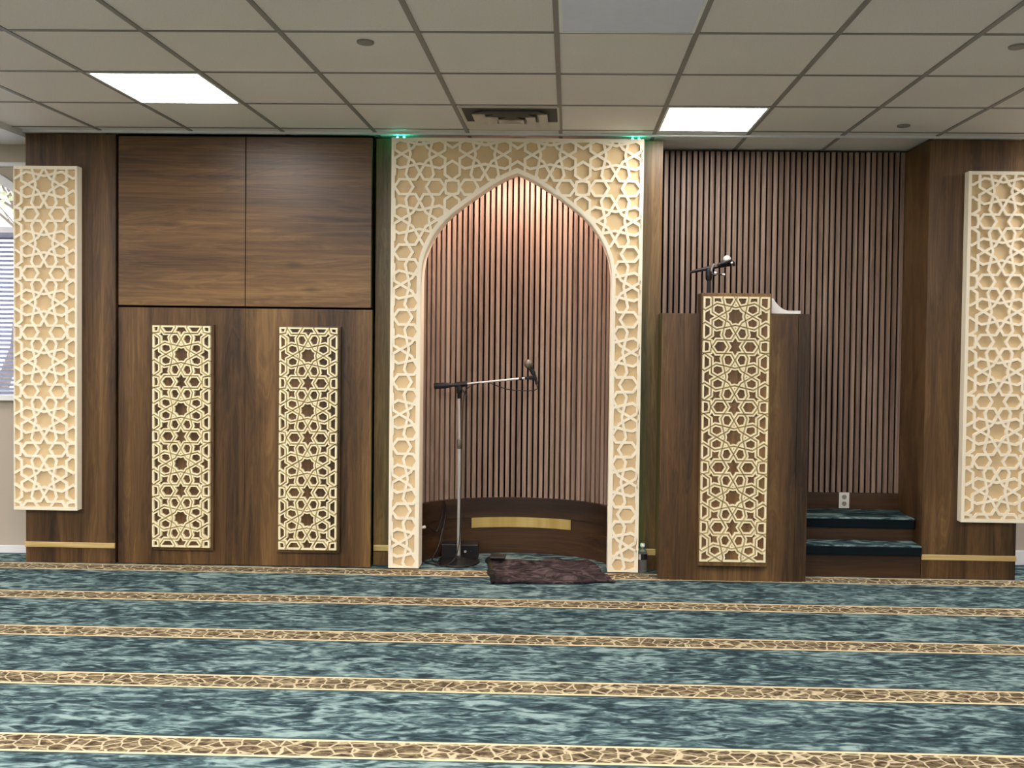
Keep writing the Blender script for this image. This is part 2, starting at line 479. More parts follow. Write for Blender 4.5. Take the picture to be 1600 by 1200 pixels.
# ceiling: tiles as one sheet, T-bars as a part
GX, GY, TW = -2.51, 3.8845, .61
cl = MB(); cl.box(-3.66, XR, YB, 6.6, ZC, ZC+.02); cl.box(XL, -3.66, YB, 5.3, ZC, ZC+.02)
ceil = struct(cl.build('ceiling', M['tile']))
gb = MB()
i = -11
while GX+i*TW < XR:
    x = GX+i*TW
    if x > XL: gb.box(x-.012, x+.012, YB, 5.3 if x < -3.66 else 6.35, ZC-.005, ZC+.001)
    i += 1
for j in range(-16, 5):
    y = GY+j*TW
    gb.box(-3.66 if y > 5.3 else XL, XR, y-.009, y+.009, ZC-.0035, ZC+.001)
gb.build('grid', M['bar'], ceil)
struct(MB().box(XL, -3.655, 5.28, 6.27, 2.852, 2.93).build('trim_1', M['drywall']))           # plaster soffit by the window
struct(MB().box(-3.64, 3.3, FR-.03, FR-.004, 2.878, 2.893).build('trim_2', M['trimw']))      # white angle where tiles meet the panelling

# wall behind: left stretch with the arched window, the middle run behind the panelling, right stretch
WC, WH, WZ0, WZ1, WR = -4.33, .60, 1.10, 2.26, .42
wl = MB(); YW = 6.07
arch = [(WC+WH*math.cos(a), WZ1+WR*math.sin(a)) for a in [PI*k/24 for k in range(25)]]
def wall_with_hole(mb, x0, x1, y):
    mb.box(x0, WC-WH, y, y+.18, 0, 2.9); mb.box(WC+WH, x1, y, y+.18, 0, 2.9)
    mb.box(WC-WH, WC+WH, y, y+.18, 0, WZ0)
    for k in range(24):
        (xa, za), (xb, zb) = arch[k], arch[k+1]
        mb.prism([(xb, zb), (xa, za), (xa, 2.9), (xb, 2.9)], y, y+.18)
wall_with_hole(wl, XL, -3.5, YW)
wl.box(-3.5, 2.9, 6.5, 6.6, 0, 2.9); wl.box(-3.55, -3.45, 6.0, 6.6, 0, 2.9); wl.box(2.85, 2.92, 5.95, 6.6, 0, 2.9)
wl.box(2.9, XR, 6.24, 6.42, 0, 2.9)
struct(wl.build('wall_front', M['wallp']))
struct(MB().box(XL-.15, XL, YB, 6.3, 0, 2.9).build('wall_left', M['wallp']))
struct(MB().box(XR, XR+.15, YB, 6.4, 0, 2.9).build('wall_right', M['wallp']))
struct(MB().box(XL, XR, YB-.15, YB, 0, 2.9).build('wall_back', M['wallp']))
bbm = MB(); bbm.box(XL, -3.645, YW-.016, YW, 0, .052)
struct(bbm.build('baseboard_left', M['trimw'], bevel=.003))
struct(MB().box(2.96, XR, 6.224, 6.24, 0, .10).build('baseboard_right', M['trimw'], bevel=.003))
struct(MB().box(XL, -3.66, YW-.02, YW, 2.695, 2.725).build('trim_3', M['trimw'], bevel=.004))
# window_1
win = bpy.data.objects.new('window_1', None); win.location = (WC, YW, WZ0); COL.objects.link(win); struct(win)
fm = MB()
def archband(mb, ro, ri, y0, y1):
    for k in range(24):
        a, b = PI*k/24, PI*(k+1)/24
        P_ = lambda r, q: (WC+(WH+r)*math.cos(q), WZ1+(WR+r)*math.sin(q))
        mb.prism([P_(ri, b), P_(ri, a), P_(ro, a), P_(ro, b)], y0, y1)
archband(fm, .045, 0, YW-.02, YW+.005)
fm.box(WC-WH-.045, WC-WH, YW-.02, YW+.005, WZ0, WZ1); fm.box(WC+WH, WC+WH+.045, YW-.02, YW+.005, WZ0, WZ1)
archband(fm, 0, -.03, YW+.06, YW+.1)
fm.box(WC-WH, WC-WH+.03, YW+.06, YW+.1, WZ0, WZ1); fm.box(WC+WH-.03, WC+WH, YW+.06, YW+.1, WZ0, WZ1)
fm.box(WC-WH, WC+WH, YW+.05, YW+.11, WZ1-.02, WZ1+.025); fm.box(WC-WH, WC+WH, YW+.06, YW+.1, WZ0, WZ0+.03)
fm.build('window_frame', M['trimw'], win)
MB().prism([(WC-WH, WZ0), (WC+WH, WZ0)]+arch, YW+.077, YW+.083).build('window_glass', M['glass'], win)
MB().box(WC-WH-.07, WC+WH+.07, YW-.045, YW+.06, WZ0-.03, WZ0+.012).build('window_sill', M['trimw'], win, bevel=.004)

# ================================================================== ceiling things
def luminaire(i_, j_, label, lit='lamp', group='recessed ceiling light panels'):
    x0, y0 = GX+i_*TW+.012, GY+j_*TW+.009; x1, y1 = x0+TW-.024, y0+TW-.018
    r = thing('ceiling_light', label, 'ceiling light', ((x0+x1)/2, (y0+y1)/2, ZC), group)
    f_ = MB(); e = .014
    f_.box(x0, x1, y0, y0+e, ZC-.006, ZC); f_.box(x0, x1, y1-e, y1, ZC-.006, ZC)
    f_.box(x0, x0+e, y0+e, y1-e, ZC-.006, ZC); f_.box(x1-e, x1, y0+e, y1-e, ZC-.006, ZC)
    f_.build('frame', M['trimw'], r)
    MB().box(x0+e, x1-e, y0+e, y1-e, ZC-.004, ZC-.001).build('diffuser', M[lit], r)
    return r
luminaire(0, 1, 'lit square ceiling light panel above the dark wood wall panels', 'lampdim')
luminaire(5, 2, 'lit square ceiling light panel above the slatted recess, beside the arch', 'lampdim')
luminaire(4, -1, 'unlit bluish grey ceiling light panel at the top of the photo', 'unlit')
for (a, b, s_) in [(-5, 1, 'added lit ceiling panel by the arched window'), (10, 2, 'added lit ceiling panel far along beyond the right-hand screen'),
                  (-5, -4, 'added lit ceiling panel over the open carpet, window side'), (0, -4, 'added lit ceiling panel over the open carpet, near the middle'),
                  (5, -4, 'added lit ceiling panel over the open carpet, pulpit side'), (10, -4, 'added lit ceiling panel over the open carpet, by the far side wall'),
                  (-5, -10, 'added lit ceiling panel near the back wall, window side'), (0, -10, 'added lit ceiling panel near the back wall, near the middle'),
                  (-3, -7, 'added lit ceiling panel behind the viewer, window side'), (2, -7, 'added lit ceiling panel behind the viewer, near the middle'),
                  (7, -7, 'added lit ceiling panel behind the viewer, pulpit side'), (-8, -7, 'added lit ceiling panel behind the viewer, close to the side wall'),
                  (-8, -2, 'added lit ceiling panel over the carpet, close to the side wall'), (2, -3, 'added lit ceiling panel just above the viewer'),
                  (5, -10, 'added lit ceiling panel near the back wall, pulpit side'), (10, -10, 'added lit ceiling panel near the back wall, far side corner')]:
    luminaire(a, b, s_)  # unseen panels added on the grid to light the walls evenly

v = thing('ceiling_vent', 'off white stepped air vent in the ceiling above the arch', 'air vent', (-.36, 5.33, ZC))
vx0, vx1, vy0, vy1 = -.645, -.085, 5.155, 5.49
f_ = MB(); f_.box(vx0-.012, vx0, vy0-.02, 5.70, ZC-.006, ZC); f_.box(vx1, vx1+.012, vy0-.02, 5.70, ZC-.006, ZC)
f_.box(vx0, vx1, vy0-.02, vy0, ZC-.006, ZC); f_.box(vx0, vx1, vy1, 5.70, ZC-.006, ZC)
f_.build('frame', M['vent'], v)
MB().box(vx0, vx1, vy0, vy1, ZC-.002, ZC-.0005).build('duct_shade_plate', M['duct'], v)  # flat plate whose dark colour stands in for the shaded duct
for k, ins in enumerate((.055, .125, .195)):
    a0, a1, b0 = vx0+ins*1.05, vx1-ins*1.05, vy0+ins*.95
    q = MB(); zt, zb = ZC-.003, ZC-.03; dx_ = .066; d = .03
    def vane(P0, P1, P2, P3): q.add([P0, P1, P2, P3], [(0, 1, 2, 3)]); q.add([(p[0], p[1], p[2]+.002) for p in (P0, P1, P2, P3)], [(3, 2, 1, 0)])
    vane((a0, b0, zb), (a1, b0, zb), (a1-dx_, b0+d, zt), (a0+dx_, b0+d, zt))
    vane((a0, vy1, zb), (a0, b0, zb), (a0+dx_, b0+d, zt), (a0+dx_, vy1, zt))
    vane((a1, b0, zb), (a1, vy1, zb), (a1-dx_, vy1, zt), (a1-dx_, b0+d, zt))
    q.build('vane', M['vent'], v)
MB().box(-.365-.09, -.365+.09, vy1-.05, vy1, ZC-.03, ZC-.003).build('centre_plate', M['vent'], v)

for (x, y, s_) in [(-.941, 4.018, 'round flush sprinkler cover in the ceiling, forward of the air vent'),
                   (1.998, 4.038, 'round flush sprinkler cover cut by the right edge of the photo'),
                   (2.053, 5.533, 'round flush sprinkler cover close to the slatted recess')]:
    s = tag(auto_smooth(MB().lathe([(.037, 0), (.039, .003), (.039, .008)], (x, y, ZC-.008), 28).build('sprinkler_cover', M['bar'])), s_, 'sprinkler cover', 'sprinkler covers')

# ================================================================== piers, panelling, screens
def pier(x0, x1, z1, zs, label):
    r = thing('wood_pier', label, 'pier', ((x0+x1)/2, FR, 0), 'wood piers at the two ends')
    MB().box(x0, x1, FR, 6.26 if x0 > 0 else YW+.03, 0, z1).build('body', M['wood'], r, bevel=.002)
    s = MB().box(x0-.001, x1+.001, FR-.012, FR, zs-.017, zs+.017).build('accent_strip', M['gold'], r, bevel=.002); s['label'] = 'thin gold accent strip'
    return r
pier(-3.64, -3.03, 2.874, .122, 'dark wood pier behind the screen by the window')
pier(2.338, 2.951, 2.874, .142, 'dark wood pier beside the carpeted steps')
bk = MB()
def wpanel(x0, x1, z0, z1, mat, label):
    o = tag(MB().box(x0, x1, FR+.002, FR+.03, z0, z1).build('walnut_cladding', mat, bevel=.0025), label, 'wall panel', 'walnut panels between pier and arch'); return o
wpanel(-3.012, -2.160, 1.738, 2.862, M['woodh'], 'upper horizontal-grain walnut panel next to the left pier')
wpanel(-2.155, -1.316, 1.738, 2.862, M['woodh'], 'upper horizontal-grain walnut panel next to the arch')
wpanel(-3.012, -2.156, .004, 1.724, M['wood'], 'lower vertical-grain walnut panel next to the left pier, carrying a fretwork screen')
wpanel(-2.155, -1.308, .004, 1.724, M['wood'], 'lower vertical-grain walnut panel next to the arch, carrying a fretwork screen')
struct(MB().box(-3.03, -1.31, FR+.03, FR+.05, 0, 2.88).build('trim_4', M['felt']))            # near-black sheet added to stand in for shade in the panel gaps

# fretwork screens on the lower panels
for x0, z1, ox, oz, s_ in [(-2.764, 1.605, -2.569, 1.413, 'ivory fretwork star screen on the lower panel nearer the window'),
                           (-1.916, 1.603, -1.7215, 1.4155, 'ivory fretwork star screen on the lower panel nearer the arch')]:
    x1 = x0+.390; z0 = z1-1.478
    r = thing('fretwork_screen', s_, 'screen', ((x0+x1)/2, FR, z0), 'ivory fretwork screens on wood panels')
    MB().box(x0-.012, x1+.018, 5.805, FR+.002, z0-.022, z1+.008).build('backing_board', M['wood'], r, bevel=.002)
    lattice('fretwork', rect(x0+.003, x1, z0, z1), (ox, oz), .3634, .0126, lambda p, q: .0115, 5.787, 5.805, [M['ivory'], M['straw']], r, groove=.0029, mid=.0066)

# carved cream screens on the piers
def carved(x0, x1, z0, z1, org, P, open_side, rim, label):
    r = thing('carved_screen', label, 'screen', ((x0+x1)/2, FR, z0), 'cream carved screens on the piers')
    MB().box(x0, x1, 5.785, FR, z0, z1).build('backing_board', M['beige'], r)
    bf = lambda p, q: (.006 if abs((p[0]+q[0])/2-open_side) < .01 else rim if abs(p[0]-q[0]) < .001 else .021)
    lattice('strapwork', rect(x0, x1, z0, z1), org, P, .0082, bf, 5.772, 5.786, M['cream'], r)
    e = MB()
    if abs(open_side-x0) < .01: e.box(x1-.004, x1+.002, 5.774, FR, z0, z1)
    else: e.box(x0-.002, x0+.004, 5.774, FR, z0, z1)
    e.box(x0, x1, 5.774, FR, z0-.002, z0+.004); e.box(x0, x1, 5.774, FR, z1-.004, z1+.002)
    e.build('edge_trim', M['cream'], r)
carved(-3.685, -3.260, .366, 2.647, (-3.481, 1.745), .3905, -3.685, .013, 'tall cream and tan carved star screen beside the window')
carved(2.567, 3.016, .389, 2.660, (2.788, 2.534), .3885, 3.016, .019, 'tall cream and tan carved star screen cut by the right edge of the photo')

# ================================================================== arch, prayer niche
AC = -.352
prof = [(.632, .012), (.632, 1.91), (.628, 2.0), (.607, 2.1), (.55, 2.222), (.452, 2.345), (.29, 2.472), (.122, 2.582), (0, 2.640)]
sm = bez([(p[0], 0, p[1]) for p in prof[1:]], 5)
right = [(.632, .012)]+[(p.x, p.z) for p in sm]     # bottom to apex
left = [(-x, z) for x, z in right]
inner = [(AC+x, z) for x, z in left]+[(AC+x, z) for x, z in reversed(right[:-1])]     # left foot over apex to right foot
ox0, ox1, oz1 = AC-.828, AC+.828, 2.857
region = [(ox0, .012)]+inner+[(ox1, .012), (ox1, oz1), (ox0, oz1)]
r = thing('carved_arch', 'cream carved arch surround framing the curved prayer niche', 'arch', (AC, 5.8, 0))
bf = lambda p, q: .030 if (p[1]+q[1])/2 < .03 else .023
lattice('strapwork', region, (AC-.6405, 2.750), .4285, .0088, bf, 5.800, 5.814, M['cream'], r)
def uboard(mb, x0, x1, z1, y0, y1):
    n_ = len(inner)
    for k in range(n_-1):
        (xa, za), (xb, zb) = inner[k], inner[k+1]
        if abs(xb-xa) < 1e-6: continue
        mb.prism([(xa, za), (xb, zb), (xb, z1), (xa, z1)], y0, y1)
    mb.prism([(x0, .012), (inner[0][0], .012), (inner[0][0], z1), (x0, z1)], y0, y1)
    mb.prism([(inner[-1][0], .012), (x1, .012), (x1, z1), (inner[-1][0], z1)], y0, y1)
u = MB(); uboard(u, ox0, ox1, oz1, 5.8135, 5.835); u.build('backing_board', M['beige'], r)
u = MB()
for k in range(len(inner)-1):                        # lining of the opening, 10 mm proud of the cut edge
    (xa, za), (xb, zb) = inner[k], inner[k+1]
    d = math.hypot(xb-xa, zb-za); nx, nz = (zb-za)/d*.006, -(xb-xa)/d*.006
    u.add([(xa, 5.801, za), (xb, 5.801, zb), (xb, 5.93, zb), (xa, 5.93, za), (xa+nx, 5.803, za+nz), (xb+nx, 5.803, zb+nz), (xb+nx, 5.93, zb+nz), (xa+nx, 5.93, za+nz)],
          [(0, 1, 5, 4), (4, 5, 6, 7), (0, 3, 2, 1), (3, 7, 6, 2)])
u.build('reveal', M['cream'], r)
u = MB(); u.box(ox0, ox0+.004, 5.802, 5.836, .012, oz1); u.box(ox1-.004, ox1, 5.802, 5.836, .012, oz1); u.box(ox0, ox1, 5.802, 5.836, oz1-.003, oz1+.001)
u.build('edge_trim', M['cream'], r)
u = MB(); uboard(u, ox0+.06, ox1-.06, oz1-.03, 5.835, 5.925); u.build('core', M['felt'], r)

# jambs either side of the arch
for x0, x1, s_, zs in [(-1.307, ox0+.06, 'narrow dark wood jamb on the window side of the arch', .117), (ox1-.06, .612, 'narrow dark wood jamb between arch and pulpit', .122)]:
    j = thing('wood_jamb', s_, 'jamb', ((x0+x1)/2, 5.92, 0), 'jambs beside the arch')
    MB().box(x0, x1, 5.92, 5.945, 0, 2.875).build('board', M['wood'], j)
    a = MB().box(x0+.002, x1-.002, 5.907, 5.92, zs-.02, zs+.02).build('accent_strip', M['gold'], j, bevel=.002); a['label'] = 'thin gold accent strip'
# green LED strips behind the arch's outer edges
for x, s_ in [(ox0+.052, 'green LED strip behind the window-side edge of the arch'), (ox1-.052, 'green LED strip behind the pulpit-side edge of the arch')]:
    j = thing('led_strip', s_, 'led strip', (x, 5.88, .1), 'green LED strips behind the arch')
    MB().box(x-.004, x+.004, 5.868, 5.878, .1, 2.82).build('strip', M['green'], j)
    for dx in (-.022, .022): MB().ball((x+dx, 5.845, 2.868), .006, 10, 6).build('diode', M['greenhot'], j)

# curved slatted lining
CA, CB, CYO = .69, .415, 5.932
def ell(th, off=0): return (AC+(CA+off)*math.cos(th), CYO+(CB+off)*math.sin(th))
def arc_table(off):
    T = [PI*k/2000 for k in range(2001)]; P = [ell(a, off) for a in T]; S = [0]
    for k in range(2000): S.append(S[-1]+math.dist(P[k], P[k+1]))
    return T, S
T_, S_ = arc_table(0)
def th_at(s):
    lo, hi = 0, 2000
    while hi-lo > 1:
        m_ = (lo+hi)//2
        if S_[m_] < s: lo = m_
        else: hi = m_
    return T_[lo]+(T_[hi]-T_[lo])*(s-S_[lo])/max(1e-9, S_[hi]-S_[lo])
n_ = thing('curved_niche_lining', 'curved walnut slat lining of the arched prayer niche with a dark plinth', 'slatted wall', (AC, CYO, 0))
q = MB(); pitch = .0402; N = int(S_[-1]/pitch)
for k in range(N):
    s0 = (S_[-1]-N*pitch)/2+k*pitch+.0065; a, b = th_at(s0), th_at(s0+.0262)
    (xa, ya), (xb, yb) = ell(a), ell(b); (xc, yc), (xd, yd) = ell(b, .014), ell(a, .014)
    vv = [(xa, ya), (xb, yb), (xc, yc), (xd, yd)]
    q.add([(x, y, .397) for x, y in vv]+[(x, y, 2.875) for x, y in vv], [(0, 1, 2, 3), (7, 6, 5, 4), (0, 4, 5, 1), (1, 5, 6, 2), (2, 6, 7, 3), (3, 7, 4, 0)])
q.build('slats', M['slat'], n_)
def curved(name, off, z0, z1, th, mat, a0=0, a1=PI, n=64, par=n_, top=True):
    q = MB(); vi = []
    for k in range(n+1):
        a = a0+(a1-a0)*k/n; (x, y), (x2, y2) = ell(a, off), ell(a, off+th)
        q.v += [(x, y, z0), (x, y, z1), (x2, y2, z1), (x2, y2, z0)]
    for k in range(n):
        b = 4*k
        for i in range(4): q.f.append((b+i, b+(i+1) % 4, b+4+(i+1) % 4, b+4+i)); q.m.append(0)
    q.f += [(3, 2, 1, 0), (4*n, 4*n+1, 4*n+2, 4*n+3)]; q.m += [0, 0]
    return auto_smooth(q.build(name, mat, par))
curved('felt_backing', .0145, .39, 2.88, .01, M['felt'])
curved('plinth_board', -.03, .262, .397, .05, M['wooddk'])
curved('plinth_board', -.03, 0, .182, .05, M['wooddk'])
curved('plinth_recess', -.012, .182, .262, .03, M['wooddk'])
thA = math.acos((-.681-AC)/(CA-.02)); thB = math.acos((.033-AC)/(CA-.02))
g_ = curved('brass_plate', -.026, .185, .258, .004, M['brass'], thB, thA, 40); g_['label'] = 'polished brass plate set in the plinth'
# ceiling of the niche and its little lamp
r = thing('puck_light', 'small warm lamp up in the top of the prayer niche', 'lamp', (-.352, 5.985, 2.88))
auto_smooth(MB().lathe([(.052, 0), (.055, .004), (.055, .016)], (-.352, 5.985, 2.872), 28).build('housing', M['trimw'], r))
auto_smooth(MB().lathe([(.04, -.002), (.04, .001)], (-.352, 5.985, 2.872), 28).build('lens', M['puck'], r))
L = bpy.data.lights.new('bulb', 'SPOT'); L.energy = PUCK_WATTS; L.color = (1, .72, .6); L.spot_size = math.radians(150); L.spot_blend = .6; L.shadow_soft_size = .04
lo = bpy.data.objects.new('bulb', L); COL.objects.link(lo); lo.parent = r; lo.location = (0, 0, -.02)

# things inside the niche
r = thing('microphone_stand', 'chrome boom microphone stand on a round black base in the niche', 'microphone stand', (-.738, 6.02, 0))
bx, by = -.738, 6.02
auto_smooth(MB().lathe([(.142, 0), (.145, .006), (.14, .014), (.06, .026), (.03, .034), (.02, .05)], (bx, by, 0), 48).build('base', M['blackm'], r))
auto_smooth(MB().tube([(bx, by, .04), (bx-.003, by, .80)], .0125, 20).build('pole', M['chrome'], r))
auto_smooth(MB().lathe([(.014, .785), (.018, .79), (.019, .82), (.018, .842), (.012, .85)], (bx-.003, by, 0), 24).build('clutch', M['grille'], r))
auto_smooth(MB().tube([(bx-.003, by, .84), (bx-.008, by, 1.15)], .0085, 16).build('upper_tube', M['chrome'], r))
q = MB(); q.tube([(bx-.008, by, 1.13), (bx-.008, by, 1.16), (bx-.006, by, 1.17), (bx-.006, by, 1.225)], [.013, .013, .021, .021], 16)
q.tube([(-.775, by, 1.222), (-.69, by, 1.232)], .019, 14); q.tube([(bx, by-.035, 1.2), (bx, by+.03, 1.2)], .012, 12)
auto_smooth(q.build('boom_joint', M['black'], r))
knob = MB(); knob.tube([(bx+.02, by-.02, 1.19), (bx+.05, by-.03, 1.145)], [.005, .004], 8); auto_smooth(knob.build('lever', M['black'], r))
auto_smooth(MB().tube([(-.918, by, 1.213), (-.912, by, 1.2135), (-.85, by, 1.2165), (-.815, by, 1.219), (-.80, by, 1.220), (-.745, by, 1.2255)], [.019, .022, .021, .017, .012, .011], 18).build('counterweight', M['black'], r))
auto_smooth(MB().tube([(-.70, by, 1.231), (-.29, by, 1.276)], .0068, 14).build('boom', M['chrome'], r))
auto_smooth(MB().tube([(-.335, by, 1.270), (-.315, by, 1.273)], .0105, 12).build('cable_clip', M['black'], r))
auto_smooth(MB().tube([(-.297, by, 1.275), (-.262, by, 1.277), (-.225, by, 1.278)], [.009, .013, .012], 14).build('microphone_clip', M['black'], r))
r = thing('microphone', 'dark handheld microphone with a grey ball grille on the boom stand in the niche', 'microphone', (-.235, by, 1.27))
auto_smooth(MB().tube(bez([(-.214, by-.02, 1.235), (-.222, by-.02, 1.27), (-.238, by-.02, 1.31), (-.258, by-.02, 1.346)], 6), [.010]*6+[.012]*6+[.016]*6+[.02], 16).build('body', M['black'], r))
auto_smooth(MB().ball((-.272, by-.02, 1.374), .031, 24, 16).build('grille', M['grille'], r), 80)
cab = MB(); cab.tube(bez([(-.214, by-.02, 1.235), (-.212, by-.02, 1.205), (-.26, by-.01, 1.19), (-.40, by, 1.195), (-.50, by, 1.225), (-.56, by, 1.243), (-.66, by-.012, 1.22), (-.71, by-.02, 1.15), (-.72, by-.02, .9), (-.725, by-.018, .5), (-.735, by-.03, .12), (-.80, by-.12, .012), (-.95, by-.06, .010), (-.98, by+.01, .010)], 8), .0035, 8)
tag(auto_smooth(cab.build('microphone_cable', M['black'])), 'thin black cable sagging from the boom microphone and running down its stand', 'cable')
cab = MB(); cab.tube(bez([(-.975, 6.0, .245), (-.95, 6.03, .235), (-.90, 6.08, .20), (-.87, 6.13, .30), (-.86, 6.14, .40), (-.85, 6.16, .30), (-.885, 6.08, .10), (-.92, 6.02, .016), (-.86, 5.96, .011), (-.90, 5.93, .010), (-.96, 5.96, .010)], 9), .005, 8)
r = thing('power_cable', 'black cable with a small pale plug hanging by the inner foot of the arch', 'cable', (-.93, 6.0, 0))
auto_smooth(cab.build('cord', M['black'], r))
auto_smooth(MB().tube([(-.998, 5.975, .245), (-.97, 6.003, .245)], [.009, .011], 10).build('plug', M['white'], r))

r = thing('amplifier', 'low black amplifier box on the carpet behind the microphone stand', 'amplifier', (-.72, 6.15, 0))
ax0, ax1, ay0, ay1 = -.868, -.612, 6.085, 6.2
MB().box(ax0, ax1, ay0, ay1, .012, .108).build('case', M['black'], r, bevel=.004)
for x in (ax0+.02, ax1-.02):
    for y in (ay0+.02, ay1-.02): MB().lathe([(.012, 0), (.012, .012)], (x, y, 0), 12).build('foot', M['black'], r)
MB().box(-.735, ax1+.002, ay0-.005, ay0+.001, .018, .104).build('front_panel', M['blackm'], r, bevel=.001)
auto_smooth(MB().tube([(-.70, ay0-.016, .062), (-.70, ay0-.004, .062)], [.008, .009], 14).build('knob', M['chrome'], r))
auto_smooth(MB().tube([(-.655, ay0-.014, .062), (-.655, ay0-.004, .062)], [.006, .007], 14).build('dial', M['black'], r))

# rug: four sagging corners with soft folds
def rugz(u_, v_):
    return .012+.011*max(0, math.sin(9*u_+3.2*v_+1.5*math.sin(4*v_)))**2+.008*max(0, math.sin(7*v_-5*u_+.8))**2+.004*math.sin(17*u_*v_+3)
A, B, Cc, D = (-.45, 5.50), (.315, 5.565), (.165, 6.10), (-.53, 6.07)
NX, NY = 44, 34; vv = []; ff = []
for sgn in (0, 1):
    for j in range(NY+1):
        for i in range(NX+1):
            u_, v_ = i/NX, j/NY
            x = (A[0]*(1-u_)+B[0]*u_)*(1-v_)+(D[0]*(1-u_)+Cc[0]*u_)*v_; y = (A[1]*(1-u_)+B[1]*u_)*(1-v_)+(D[1]*(1-u_)+Cc[1]*u_)*v_
            x += .006*math.sin(11*v_)+.004*math.sin(23*v_+1); y += .006*math.sin(9*u_)
            z = rugz(u_, v_)
            vv.append((x, y, z if sgn == 0 else max(.001, z-.010)))
o_ = (NX+1)*(NY+1)
for j in range(NY):
    for i in range(NX):
        a = j*(NX+1)+i; ff.append((a, a+1, a+NX+2, a+NX+1)); ff.append((o_+a, o_+a+NX+1, o_+a+NX+2, o_+a+1))
for i in range(NX): a = i; ff.append((a, o_+a, o_+a+1, a+1)); a = NY*(NX+1)+i; ff.append((a, a+1, o_+a+1, o_+a))
for j in range(NY): a = j*(NX+1); ff.append((a, a+NX+1, o_+a+NX+1, o_+a)); a += NX; ff.append((a, o_+a, o_+a+NX+1, a+NX+1))
r = thing('prayer_rug', 'rumpled dark brown prayer rug on the carpet before the niche', 'rug', (-.1, 5.8, 0))
auto_smooth(link('pile', vv, ff, M['rug'], r), 50)
eb = MB(); 
for j in range(NY):
    p, q2 = vv[j*(NX+1)], vv[(j+1)*(NX+1)]
    eb.add([(p[0]-.022, p[1]-.004, .002), (p[0]+.006, p[1], p[2]+.003), (q2[0]+.006, q2[1], q2[2]+.003), (q2[0]-.022, q2[1]-.004, .002)], [(0, 1, 2, 3)])
    eb.add([(p[0]-.022, p[1]-.004, .012), (p[0]+.006, p[1], p[2]+.006), (q2[0]+.006, q2[1], q2[2]+.006), (q2[0]-.022, q2[1]-.004, .012)], [(0, 1, 2, 3)])
e_ = eb.build('folded_edge', M['black'], r); e_['label'] = 'black folded-over edge'
tag(MB().box(-.525, -.415, 5.99, 6.09, .031, .051).build('black_pouch', M['black'], bevel=.008), 'small flat black pouch on the far corner of the dark rug', 'pouch')

# bottle
r = thing('water_bottle', 'small clear water bottle on the carpet between the arch and the pulpit', 'bottle', (.508, 5.845, 0))
bc = (.508, 5.845, 0)
auto_smooth(MB().lathe([(.028, .002), (.032, .008), (.032, .018), (.030, .024), (.032, .03), (.030, .042), (.032, .05), (.029, .06), (.031, .075), (.0315, .09), (.0315, .128), (.029, .14), (.02, .158), (.013, .168), (.013, .178)], bc, 28).build('body', M['pet'], r))
lb = MB().lathe([(.0322, .092), (.0322, .129)], bc, 28); lb.f = lb.f[:-2]; lb.m = [1 if (k % 28) in range(10, 19) else 0 for k in range(len(lb.f))]
lb.build('label', [M['black'], M['white']], r)
auto_smooth(MB().lathe([(.0145, .176), (.0150, .178), (.0150, .193), (.0135, .196)], bc, 24).build('cap', M['white'], r))

# ================================================================== slatted recess, steps, outlet
n_ = thing('slatted_recess_wall', 'flat wall of vertical walnut slats over dark felt behind the pulpit', 'slatted wall', (1.5, 6.27, .49))
q = MB(); x = 2.335-.027-42*.0402
while x+.027 < 2.3385:
    q.box(x, x+.0262, 6.248, 6.264, .487, 2.875); x += .0402
q.build('slats', M['slat'], n_)
MB().box(.612, 2.338, 6.264, 6.275, .40, 2.88).build('felt_backing', M['felt'], n_)
MB().box(.63, 2.338, 6.245, 6.264, .36, .484).build('skirting', M['wooddk'], n_, bevel=.002)
r = thing('wall_outlet', 'white duplex power outlet on the skirting above the carpeted steps', 'outlet', (1.955, 6.245, .43))
MB().box(1.919, 1.991, 6.238, 6.245, .377, .489).build('plate', M['white'], r, bevel=.002)
for zc in (.409, .456):
    s = MB().prism([(1.955+.016*math.cos(a)*1.05, zc+.0165*math.sin(a)) for a in [2*PI*k/16 for k in range(16)]], 6.2355, 6.239).build('socket', M['outlet'], r)
    sl = MB(); sl.box(1.947, 1.950, 6.235, 6.237, zc-.002, zc+.009); sl.box(1.960, 1.963, 6.235, 6.237, zc-.002, zc+.009); sl.box(1.953, 1.957, 6.235, 6.237, zc-.011, zc-.006)
    sl.build('slots', M['black'], s)

r = thing('carpeted_steps', 'two low carpet-topped wood steps between the pulpit and the pier', 'steps', (1.95, FR, 0))
sx0, sx1 = 1.555, 2.334
MB().box(sx0, sx1, 5.835, 6.24, 0, .152).build('riser', M['wooddk'], r)
MB().box(sx0, sx1, 5.965, 6.24, .216, .304).build('riser', M['wooddk'], r)
M['nose'] = plain('shaded_nosing_carpet', srgb(20, 28, 32), .95, 0, .05)  # carpet coloured near-black to stand in for shade on the step fronts
t = NT('tread_carpet'); n1 = t.noise(t.pos(4, 11, 4), 1, 4.5, .6, 1.5)
t.set(t.ramp(n1, [(.38, srgb(34, 46, 52)), (.5, srgb(70, 92, 95)), (.64, srgb(140, 164, 158))]), .95, 0, .1); t.bump(t.noise(t.pos(), 420, 2), .3, .003); M['treadc'] = t.m
MB().box(sx0, sx1, 5.81, 6.24, .20, .216).build('tread', M['treadc'], r, bevel=.006)
MB().box(sx0, sx1, 5.805, 5.834, .152, .2085).build('nosing', M['nose'], r, bevel=.006)
MB().box(sx0, sx1, 5.94, 6.243, .356, .372).build('tread', M['treadc'], r, bevel=.006)
MB().box(sx0, sx1, 5.935, 5.964, .304, .3645).build('nosing', M['nose'], r, bevel=.006)
